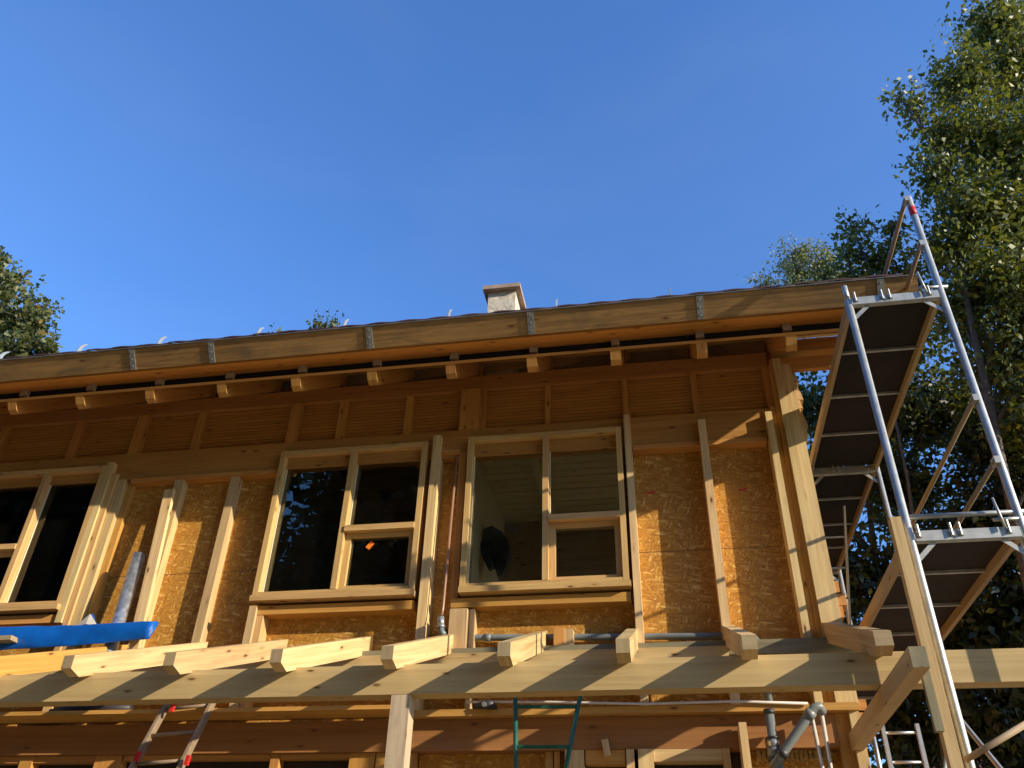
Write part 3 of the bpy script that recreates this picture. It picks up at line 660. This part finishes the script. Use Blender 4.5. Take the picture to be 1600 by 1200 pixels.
o = MB().tube([at(729, 1097, 6.84), at(860, 1097, 6.84), at(1010, 1100, 6.84), at(1150, 1096, 6.84), at(1262, 1099, 6.84)], .010, 8).build('conduit', 'whitepipe', smooth=True)
tag(o, 'thin white pipe lying along the wall ledge below the beam', 'pipe'); rebase(o, (-.5, 6.84, 3.26))
# cordless tool lying on the ledge
TL = thing('power_tool', 'small black power tool lying on the wall ledge under the beam', 'tool', (-1.45, 6.9, 3.255))
p = Vector(at(760, 1102, 6.84)); 
MB().tube([p+Vector((-.11, 0, -.012)), p+Vector((-.05, 0, .0)), p+Vector((.0, 0, .008)), p+Vector((.06, 0, .005))], [.012, .026, .036, .03], 12).build('body', 'pipedark', TL, smooth=True)
MB().box(p.x+.005, p.x+.085, p.y-.03, p.y+.03, p.z-.03, p.z-.001).build('battery', 'pipedark', TL)
MB().tube([p+Vector((-.01, -.038, 0)), p+Vector((-.01, -.030, 0))], .02, 12).build('dial', 'bracket', TL, smooth=True)
# tin tube and leaning board
q0, q1 = at(187, 972, 6.78), at(218, 866, 6.94)
arc = []; nA = 12
tn = MB()
rr = .062
def ring(c_): return [Vector((c_.x+rr*math.cos(t_), c_.y+rr*math.sin(t_), c_.z)) for t_ in [math.pi*.9+k*(math.pi*1.25)/nA for k in range(nA+1)]]
A_ = ring(Vector(q0)+Vector((0, -.02, -.35))); B_ = ring(Vector(q1))
iA = [Vector((v.x*.94+q0.x*.06, v.y*.94+(q0.y-.02)*.06, v.z)) for v in A_]; iB = [Vector((v.x*.94+q1.x*.06, v.y*.94+q1.y*.06, v.z)) for v in B_]
vs = A_+B_+iA+iB; m_ = nA+1
fs = [(k, k+1, m_+k+1, m_+k) for k in range(nA)]+[(2*m_+k+1, 2*m_+k, 3*m_+k, 3*m_+k+1) for k in range(nA)]+[(m_+k, m_+k+1, 3*m_+k+1, 3*m_+k) for k in range(nA)]+[(0, m_, 3*m_, 2*m_), (m_-1, 3*m_-1, 4*m_-1, 2*m_-1)]
tn._add(vs, fs, [[(0, 0)]*4 for _ in fs])
o = tn.build('zinc_gutter', 'tin', smooth=True); tag(o, 'mottled zinc gutter piece standing upright against the wall above the blue sheet', 'gutter'); rebase(o, (q0.x, q0.y, q0.z-.35))
p0, p1 = Vector(at(218, 975, 6.80)), Vector(at(266, 766, 6.94))
d = p1-p0; o = MB().beam(p0-d*.2, p1, .10, .045, (0, 1, 0)).build('loose_board', 'spruce'); tag(o, 'short loose board propped against a stud beside the zinc gutter piece', 'board'); rebase(o, tuple(p0-d*.2))
# stack of boards under blue sheeting
o = MB().box(-8.1, -5.78, 6.56, 6.66, 3.845, 3.885).build('loose_board', 'tanwood')
tag(o, 'short tan board end poking out at the left edge below the blue sheet', 'board'); rebase(o, (-8.1, 6.56, 3.845))
BL = thing('blue_sheet', 'bright blue plastic sheeting folded along the rafter tops at the left', 'plastic sheet', (-6.1, 6.8, 3.82))
bs = MB(); nx = 60; prof = [(6.66, 0), (6.67, .033), (6.65, .076), (6.67, .12), (6.665, .174), (6.69, .190), (6.72, .192), (6.75, .188)]
vs = []; random.seed(5)
zb_l = at(0, 1018, 6.15).z; 
for i in range(nx+1):
    x = -8.2+3.72*i/nx
    for j, (y, h) in enumerate(prof):
        px_ = (x+6.12)/1.56
        lf_ = 1-max(0, min(1, px_)); bot = 3.838-.066*lf_+.002*math.sin(x*5)
        vs.append((x, y+.006*math.sin(x*5+j)+.003*math.sin(x*23+j*2), bot+h*(.90+.32*lf_)+.002*math.sin(x*17+j)+.005*math.sin(x*4)))
m_ = len(prof); fs = [(i*m_+j, (i+1)*m_+j, (i+1)*m_+j+1, i*m_+j+1) for i in range(nx) for j in range(m_-1)]+[(nx*m_+0, nx*m_+m_-1, nx*m_+m_-2, nx*m_+m_-3), (nx*m_, nx*m_+m_-3, nx*m_+m_-4, nx*m_+1)]
bs._add(vs, fs, [[(0, 0)]*4 for _ in fs]); so_ = bs.build('sheet', 'blue', BL, smooth=True); md = so_.modifiers.new('thick', 'SOLIDIFY'); md.thickness = .004
fl = MB(); a, b, c_, d_ = at(118, 978, 6.70), at(141, 959, 6.82), at(152, 977, 6.72), at(134, 975, 6.68)
fl._add([a, d_, b, c_], [(0, 1, 2), (1, 3, 2)], [[(0, 0)]*3]*2); f1 = fl.build('torn_flap', 'lining', BL); f1.modifiers.new('t', 'SOLIDIFY').thickness = .003
fl = MB(); e_ = at(146, 960, 6.83); fl._add([d_, c_, e_, b], [(0, 1, 2, 3)], [[(0, 0)]*4]); f1 = fl.build('torn_flap', 'blue', BL); f1.modifiers.new('t', 'SOLIDIFY').thickness = .003
# dark bundle lying on the ledge below the beam at the left
o = MB().tube([at(78, 1112, 6.85), at(110, 1108, 6.85), at(160, 1106, 6.86), at(205, 1107, 6.88)], [.02, .04, .045, .03], 10).build('tarpaulin_roll', 'pipedark', smooth=True)
tag(o, 'dark rolled tarpaulin lying on the wall ledge below the blue sheet', 'tarpaulin'); rebase(o, tuple(at(150, 1117, 6.85)))
# things inside the rooms
CH = thing('chandelier', 'small dark chandelier hanging inside behind the sticker window', 'lamp', (-2.55, 8.2, ZC))
cx = at(604, 760, 8.2); 
MB().tube([(cx.x, 8.2, ZC), (cx.x, 8.2, ZC-.62)], .010, 8).build('stem', 'pipedark', CH, smooth=True)
MB().tube([(cx.x, 8.2, ZC-.001), (cx.x, 8.2, ZC-.05)], [.07, .03], 12).build('ceiling_rose', 'pipedark', CH, smooth=True)
for k in range(6):
    a = k*math.pi/3; dv = Vector((math.cos(a), math.sin(a), 0)); c0 = Vector((cx.x, 8.2, ZC-.62))
    ar = MB().tube([c0, c0+dv*.08+Vector((0, 0, -.04)), c0+dv*.16+Vector((0, 0, -.02)), c0+dv*.18+Vector((0, 0, .04))], .007, 6).build('arm', 'pipedark', CH, smooth=True)
    MB().tube([c0+dv*.18+Vector((0, 0, .04)), c0+dv*.18+Vector((0, 0, .10))], [.02, .028], 8).build('shade', 'paintwall', ar, smooth=True)
CL = thing('hanging_jacket', 'dark jacket hanging on the pale wall inside the window with the planked ceiling', 'jacket', (-1.6, 8.0, 4.6))
jp = at(772, 870, 8.0)
pts = []
out_ = [(753, 834), (762, 829), (771, 825), (776, 829), (786, 834), (794, 846), (797, 866), (793, 888), (786, 902), (779, 905), (776, 893), (770, 884), (757, 868)]
pp = [at(a_, b_, 8.0) for a_, b_ in out_]
MB().poly_y([(p_.x, p_.z) for p_ in pp], 7.93, 8.07).build('cloth', 'pipedark', CL)
MB().tube([at(756, 850, 7.9), at(760, 868, 7.88), at(768, 890, 7.87)], [.05, .045, .03], 10).build('sleeve', 'pipedark', CL, smooth=True)

# ------------------------------------------------------------------ trees
LM = {'a': leafmat('leaf_olive', [(.045, .065, .012), (.10, .13, .02), (.19, .205, .028), (.38, .35, .04)]),
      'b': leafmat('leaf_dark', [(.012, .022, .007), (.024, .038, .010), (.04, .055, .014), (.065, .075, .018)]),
      'c': leafmat('leaf_pale', [(.10, .13, .05), (.18, .21, .08), (.27, .29, .12), (.34, .33, .12)]),
      'm': leafmat('leaf_maple', [(.04, .06, .015), (.08, .10, .03), (.17, .19, .07), (.25, .14, .04)])}
def leaves(cent, dirs, size, per, spread, seed, droop=.3, shape='oval'):
    r = np.random.default_rng(seed); n = len(cent)*per
    c = np.repeat(cent, per, 0); d = np.repeat(dirs, per, 0)
    t_ = r.uniform(-1, 1, (n, 1)); c = c+d*t_*spread*1.6+r.normal(0, 1, (n, 3))*spread*.42
    nm = r.normal(0, 1, (n, 3)); nm[:, 2] = np.abs(nm[:, 2])*1.1; nm /= np.linalg.norm(nm, axis=1)[:, None]
    ax = r.normal(0, 1, (n, 3)); ax[:, 2] -= droop*2; ax -= nm*(ax*nm).sum(1)[:, None]; ax /= np.linalg.norm(ax, axis=1)[:, None]
    sd = np.cross(nm, ax); L = size*r.uniform(.6, 1.25, (n, 1)); w = L*(.27 if shape == 'oval' else .42)
    fold = nm*w*.35
    if shape == 'oval':
        V = np.stack([c, c+ax*L*.42-sd*w+fold, c+ax*L, c+ax*L*.42+sd*w+fold], 1); k = 4
    else:   # lobed leaf
        V = np.stack([c, c+ax*L*.25-sd*w*1.1+fold, c+ax*L*.45-sd*w*.45, c+ax*L*.72-sd*w*.8+fold, c+ax*L, c+ax*L*.72+sd*w*.8+fold, c+ax*L*.45+sd*w*.45, c+ax*L*.25+sd*w*1.1+fold], 1); k = 8
    return V.reshape(-1, 3), k, n
def leaf_mesh(name, V, k, n, mat, parent, off, seed):
    me = bpy.data.meshes.new(name); me.vertices.add(len(V)); me.vertices.foreach_set('co', (V-np.array(off)).astype(np.float32).ravel())
    me.loops.add(n*k); me.loops.foreach_set('vertex_index', np.arange(n*k, dtype=np.int32))
    me.polygons.add(n); me.polygons.foreach_set('loop_start', (np.arange(n)*k).astype(np.int32)); me.polygons.foreach_set('loop_total', np.full(n, k, np.int32))
    me.update(calc_edges=True)
    a = me.attributes.new('lf', 'FLOAT', 'FACE'); r = np.random.default_rng(seed+5)
    a.data.foreach_set('value', np.clip(r.beta(1.7, 2.3, n), 0, 1).astype(np.float32))
    me.materials.append(mat); o = bpy.data.objects.new(name, me); COL.objects.link(o); o.parent = parent; return o
def tree(name, label, base, blobs, lm, size, nclus, per, seed, group=None, trunk_r=.16, spread=.2, shape='oval', cat='tree', shell=.45, droop=.3, mid=None):
    """blobs: (centre, radius vector). limbs run trunk -> blob, twigs -> clusters of leaves"""
    r = np.random.default_rng(seed); base = Vector(base)
    T = thing(name, label, cat, tuple(base), group)
    br = MB(); cs = [Vector(b[0]) for b in blobs]
    topz = max(c_.z for c_ in cs); cxm = sum(c_.x for c_ in cs)/len(cs); cym = sum(c_.y for c_ in cs)/len(cs)
    zz = [0, .3, .6, 1.0]; tp = [Vector((base.x+(cxm-base.x)*z_**1.2+math.sin(z_*5+seed)*.12, base.y+(cym-base.y)*z_+math.cos(z_*4)*.1, base.z+(topz-base.z)*z_)) for z_ in zz]
    tp[-1] = tp[-2].lerp(tp[-1], .45)
    br.tube(tp, [trunk_r, trunk_r*.8, trunk_r*.5, .015], 10)
    def tpt(z_):
        for a_, b_ in zip(tp, tp[1:]):
            if a_.z <= z_ <= b_.z: return a_.lerp(b_, (z_-a_.z)/(b_.z-a_.z))
        return tp[-1]
    cent = []; dirs = []; vol = np.array([b[1][0]*b[1][1]*b[1][2] for b in blobs])**.6; vol /= vol.sum()
    for bi, (c_, rad) in enumerate(blobs):
        c_ = Vector(c_); st = tpt(max(base.z+.25*(topz-base.z), c_.z-max(rad)*1.3-.5)); md_ = st.lerp(c_, .5)+Vector(r.normal(0, .1, 3))
        br.tube([st, md_, c_], [trunk_r*.38, trunk_r*.24, .02], 7)
        k = max(3, int(nclus*vol[bi]))
        u = r.normal(0, 1, (k, 3)); u /= np.linalg.norm(u, axis=1)[:, None]; rr_ = r.uniform(shell, 1, (k, 1))**.7
        lump = 1+.22*np.sin(u[:, :1]*5+seed)+.18*np.sin(u[:, 2:3]*7+bi)
        p = np.array(c_)+u*rr_*lump*np.array(rad)
        d = u+r.normal(0, .5, (k, 3)); d /= np.linalg.norm(d, axis=1)[:, None]
        cent.append(p); dirs.append(d)
        for i in range(0, k, 2 if k < 400 else 4):
            q = Vector(p[i]); s_ = c_.lerp(q, .25); m2 = s_.lerp(q, .55)+Vector((0, 0, .08)); e_ = q+Vector(d[i])*spread
            br.tube([s_, m2, e_], [.014, .009, .003], 4, False)
    cent = np.concatenate(cent); dirs = np.concatenate(dirs)
    V, k, n = leaves(cent, dirs, size, per, spread, seed, droop, shape)
    br.build('trunk', 'bark', T, smooth=True)
    leaf_mesh('crown', V, k, n, LM[lm], T, base, seed)
    return T
def bl(px, py, Y, rpx, ry=None, asp=1.0):
    c_ = at(px, py, Y); dep = (c_-CAM).dot(fw); r_ = rpx*dep/FPX
    return ((c_.x, c_.y, c_.z), (r_, ry or r_, r_*asp))
# tall tree at the right
A = [bl(1560, 40, 11, 60), bl(1600, 120, 11.4, 85), bl(1505, 130, 11, 58), bl(1430, 165, 10.8, 26, asp=.5), bl(1405, 150, 10.8, 14, asp=.7), bl(1480, 215, 11, 45), bl(1560, 230, 11.3, 85), bl(1460, 275, 11, 34), bl(1520, 330, 11, 72), bl(1600, 350, 11.5, 90),
     bl(1480, 390, 11.2, 46), bl(1570, 450, 11.2, 85), bl(1500, 480, 11.5, 55), bl(1640, 240, 11, 80), bl(1650, 500, 11, 90), bl(1560, 570, 11.6, 80), bl(1640, 650, 11.4, 90)]
tb = at(1640, 1200, 11.3)
tree('leafy_tree', 'tall olive green tree rising to the top right corner behind the scaffold', (tb.x, 11.3, 0), A, 'a', .125, 2400, 14, 21, trunk_r=.09, spread=.22, shell=.2)
# darker trees beneath and behind it
B = [bl(1300, 640, 13.5, 55), bl(1290, 760, 13.5, 60), bl(1330, 900, 13.4, 70), bl(1400, 520, 13.2, 60), bl(1420, 640, 13.4, 80), bl(1400, 760, 13.6, 80), bl(1450, 900, 13.5, 95), bl(1360, 1030, 13.6, 85),
     bl(1470, 1040, 13.5, 85), bl(1250, 640, 14, 40), bl(1420, 1150, 13.6, 90), bl(1500, 640, 13.4, 70)]
tb = at(1420, 1200, 13.5)
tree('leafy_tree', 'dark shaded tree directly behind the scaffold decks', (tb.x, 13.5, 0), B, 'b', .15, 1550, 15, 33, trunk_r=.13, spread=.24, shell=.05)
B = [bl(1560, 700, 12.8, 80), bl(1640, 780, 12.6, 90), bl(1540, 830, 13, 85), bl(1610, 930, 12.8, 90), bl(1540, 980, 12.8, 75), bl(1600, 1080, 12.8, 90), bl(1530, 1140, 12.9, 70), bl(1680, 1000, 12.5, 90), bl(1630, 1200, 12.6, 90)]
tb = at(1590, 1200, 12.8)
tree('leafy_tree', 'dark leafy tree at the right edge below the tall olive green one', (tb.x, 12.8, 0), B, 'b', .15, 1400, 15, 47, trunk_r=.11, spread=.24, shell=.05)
B = [bl(1335, 365, 12.2, 24, asp=1.5), bl(1325, 400, 12.2, 20), bl(1365, 405, 12.2, 34), bl(1395, 360, 12.2, 26), bl(1350, 450, 12.4, 48), bl(1410, 430, 12.3, 50), bl(1290, 435, 12.3, 20, asp=.6)]
tb = at(1400, 1200, 12.3)
tree('leafy_tree', 'dark green treetop standing just above the roof end', (tb.x+.4, 12.3, 0), B, 'a', .115, 230, 13, 55, trunk_r=.05, spread=.17, shell=.1)
B = [bl(1250, 400, 17, 26), bl(1285, 415, 17, 34), bl(1240, 430, 17, 30), bl(1195, 446, 17, 20, asp=.6), bl(1310, 440, 17, 30), bl(1260, 480, 17, 50)]
tb = at(1250, 1200, 17)
tree('leafy_tree', 'pale yellowish small leaved tree behind the right end of the roof', (tb.x, 17, 0), B, 'c', .085, 420, 20, 61, trunk_r=.05, spread=.2, shell=.1)
B = [bl(10, 440, 15.5, 34), bl(0, 500, 15.5, 55), bl(45, 505, 15.5, 42), bl(-30, 430, 15.5, 50), bl(70, 545, 15.5, 34, asp=.6), bl(20, 570, 15.5, 60), bl(0, 405, 15.5, 14)]
tb = at(0, 1200, 15.5)
tree('maple_tree', 'maple with turning leaves rising behind the roof at the left edge', (tb.x-1, 15.5, 0), B, 'm', .17, 360, 12, 71, trunk_r=.05, spread=.22, shape='lobed', shell=.2)
B = [bl(500, 512, 15.5, 17), bl(522, 508, 15.5, 12), bl(438, 520, 15.5, 5), bl(510, 545, 15.5, 30)]
tb = at(510, 1200, 15.5)
tree('leafy_tree', 'small treetop peeping over the roof between two snow hooks', (tb.x, 15.5, 0), B, 'm', .11, 110, 10, 77, trunk_r=.03, spread=.14, shell=.1)
# trees across the garden, behind the viewer: mirrored in the panes
random.seed(4)
proto = None
spots = ((-3, -13, 0), (-9, -12, 1.3), (3, -12.5, 2.2), (-15, -11, 3.1), (9, -13, 4.0), (-21, -7, 5.2), (-6, -17, .7), (0, -17, 2.9), (6.5, -17, 4.6), (-12, -16, 5.5), (-25, -1, 1.9), (-18, -13, 3.6))
words = ('broad green garden tree straight behind the viewer', 'green garden tree just left of the one behind the viewer', 'green garden tree just right of the one behind the viewer', 'green garden tree further left, third from the middle', 'green garden tree furthest right in the garden row', 'green garden tree at the left end of the front row', 'second row garden tree left of the middle', 'second row garden tree in the middle', 'second row garden tree right of the middle', 'second row garden tree further left', 'garden tree standing alone far to the left', 'second row garden tree at its left end')
for i, (x, y, rz) in enumerate(spots):
    if proto is None:
        h = 19; bb = [((x+random.uniform(-1, 1)*3, y+random.uniform(-1, 1)*2.4, h*(.16+.82*j/20)), (2.5, 2.2, 2.2)) for j in range(21)]
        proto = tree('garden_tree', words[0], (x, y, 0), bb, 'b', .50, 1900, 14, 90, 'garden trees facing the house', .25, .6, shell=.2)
    else:
        r_ = proto.copy(); sc_ = .62 if i > 11 else 1; r_.scale = (sc_, sc_, sc_); COL.objects.link(r_); r_.location = (x, y, 0); r_.rotation_euler = (0, 0, rz); r_['label'] = words[i]
        for c_ in list(proto.children): d_ = c_.copy(); COL.objects.link(d_); d_.parent = r_
# unseen tree added off to the right to keep the lower trees in shade
bb = [((15+random.uniform(-1.5, 1.5), 8.6+random.uniform(-2, 3), z_), (1.9, 2.2, 1.4)) for z_ in (2, 3, 4, 5, 6, 7, 8, 9.3)]
tree('garden_tree', 'dense dark tree far right beside the leafy trees', (15, 8.6, 0), bb, 'b', .34, 700, 12, 97, 'garden trees facing the house', .25, .4, shell=.1)
# neighbour's house with a dark red roof among the trees
NB = thing('neighbour_house', 'neighbouring house with a dark red tiled roof glimpsed between the trees', 'house', (7.8, 26, 0))
c0 = at(1505, 1120, 26); bx0, bx1 = c0.x-1.3, c0.x+1.6
MB().box(bx0+.3, bx1-.3, 26, 33, 0, c0.z-2.4).build('wall', 'paintwall', NB)
rf = MB(); x = bx0
while x < bx1:
    rf.hexa([(x, 25.6, c0.z-2.6), (x+.17, 25.6, c0.z-2.6), (x+.17, 25.6, c0.z-2.5), (x, 25.6, c0.z-2.5), (x, 29.5, c0.z+.6), (x+.17, 29.5, c0.z+.6), (x+.17, 29.5, c0.z+.7), (x, 29.5, c0.z+.7)]); x += .24
rf.hexa([(bx0, 25.65, c0.z-2.62), (bx1, 25.65, c0.z-2.62), (bx1, 25.65, c0.z-2.57), (bx0, 25.65, c0.z-2.57), (bx0, 29.5, c0.z+.56), (bx1, 29.5, c0.z+.56), (bx1, 29.5, c0.z+.6), (bx0, 29.5, c0.z+.6)])
rf.build('roof', 'tilered', NB)
for o in bpy.data.objects:
    if 'o' in o: del o['o']
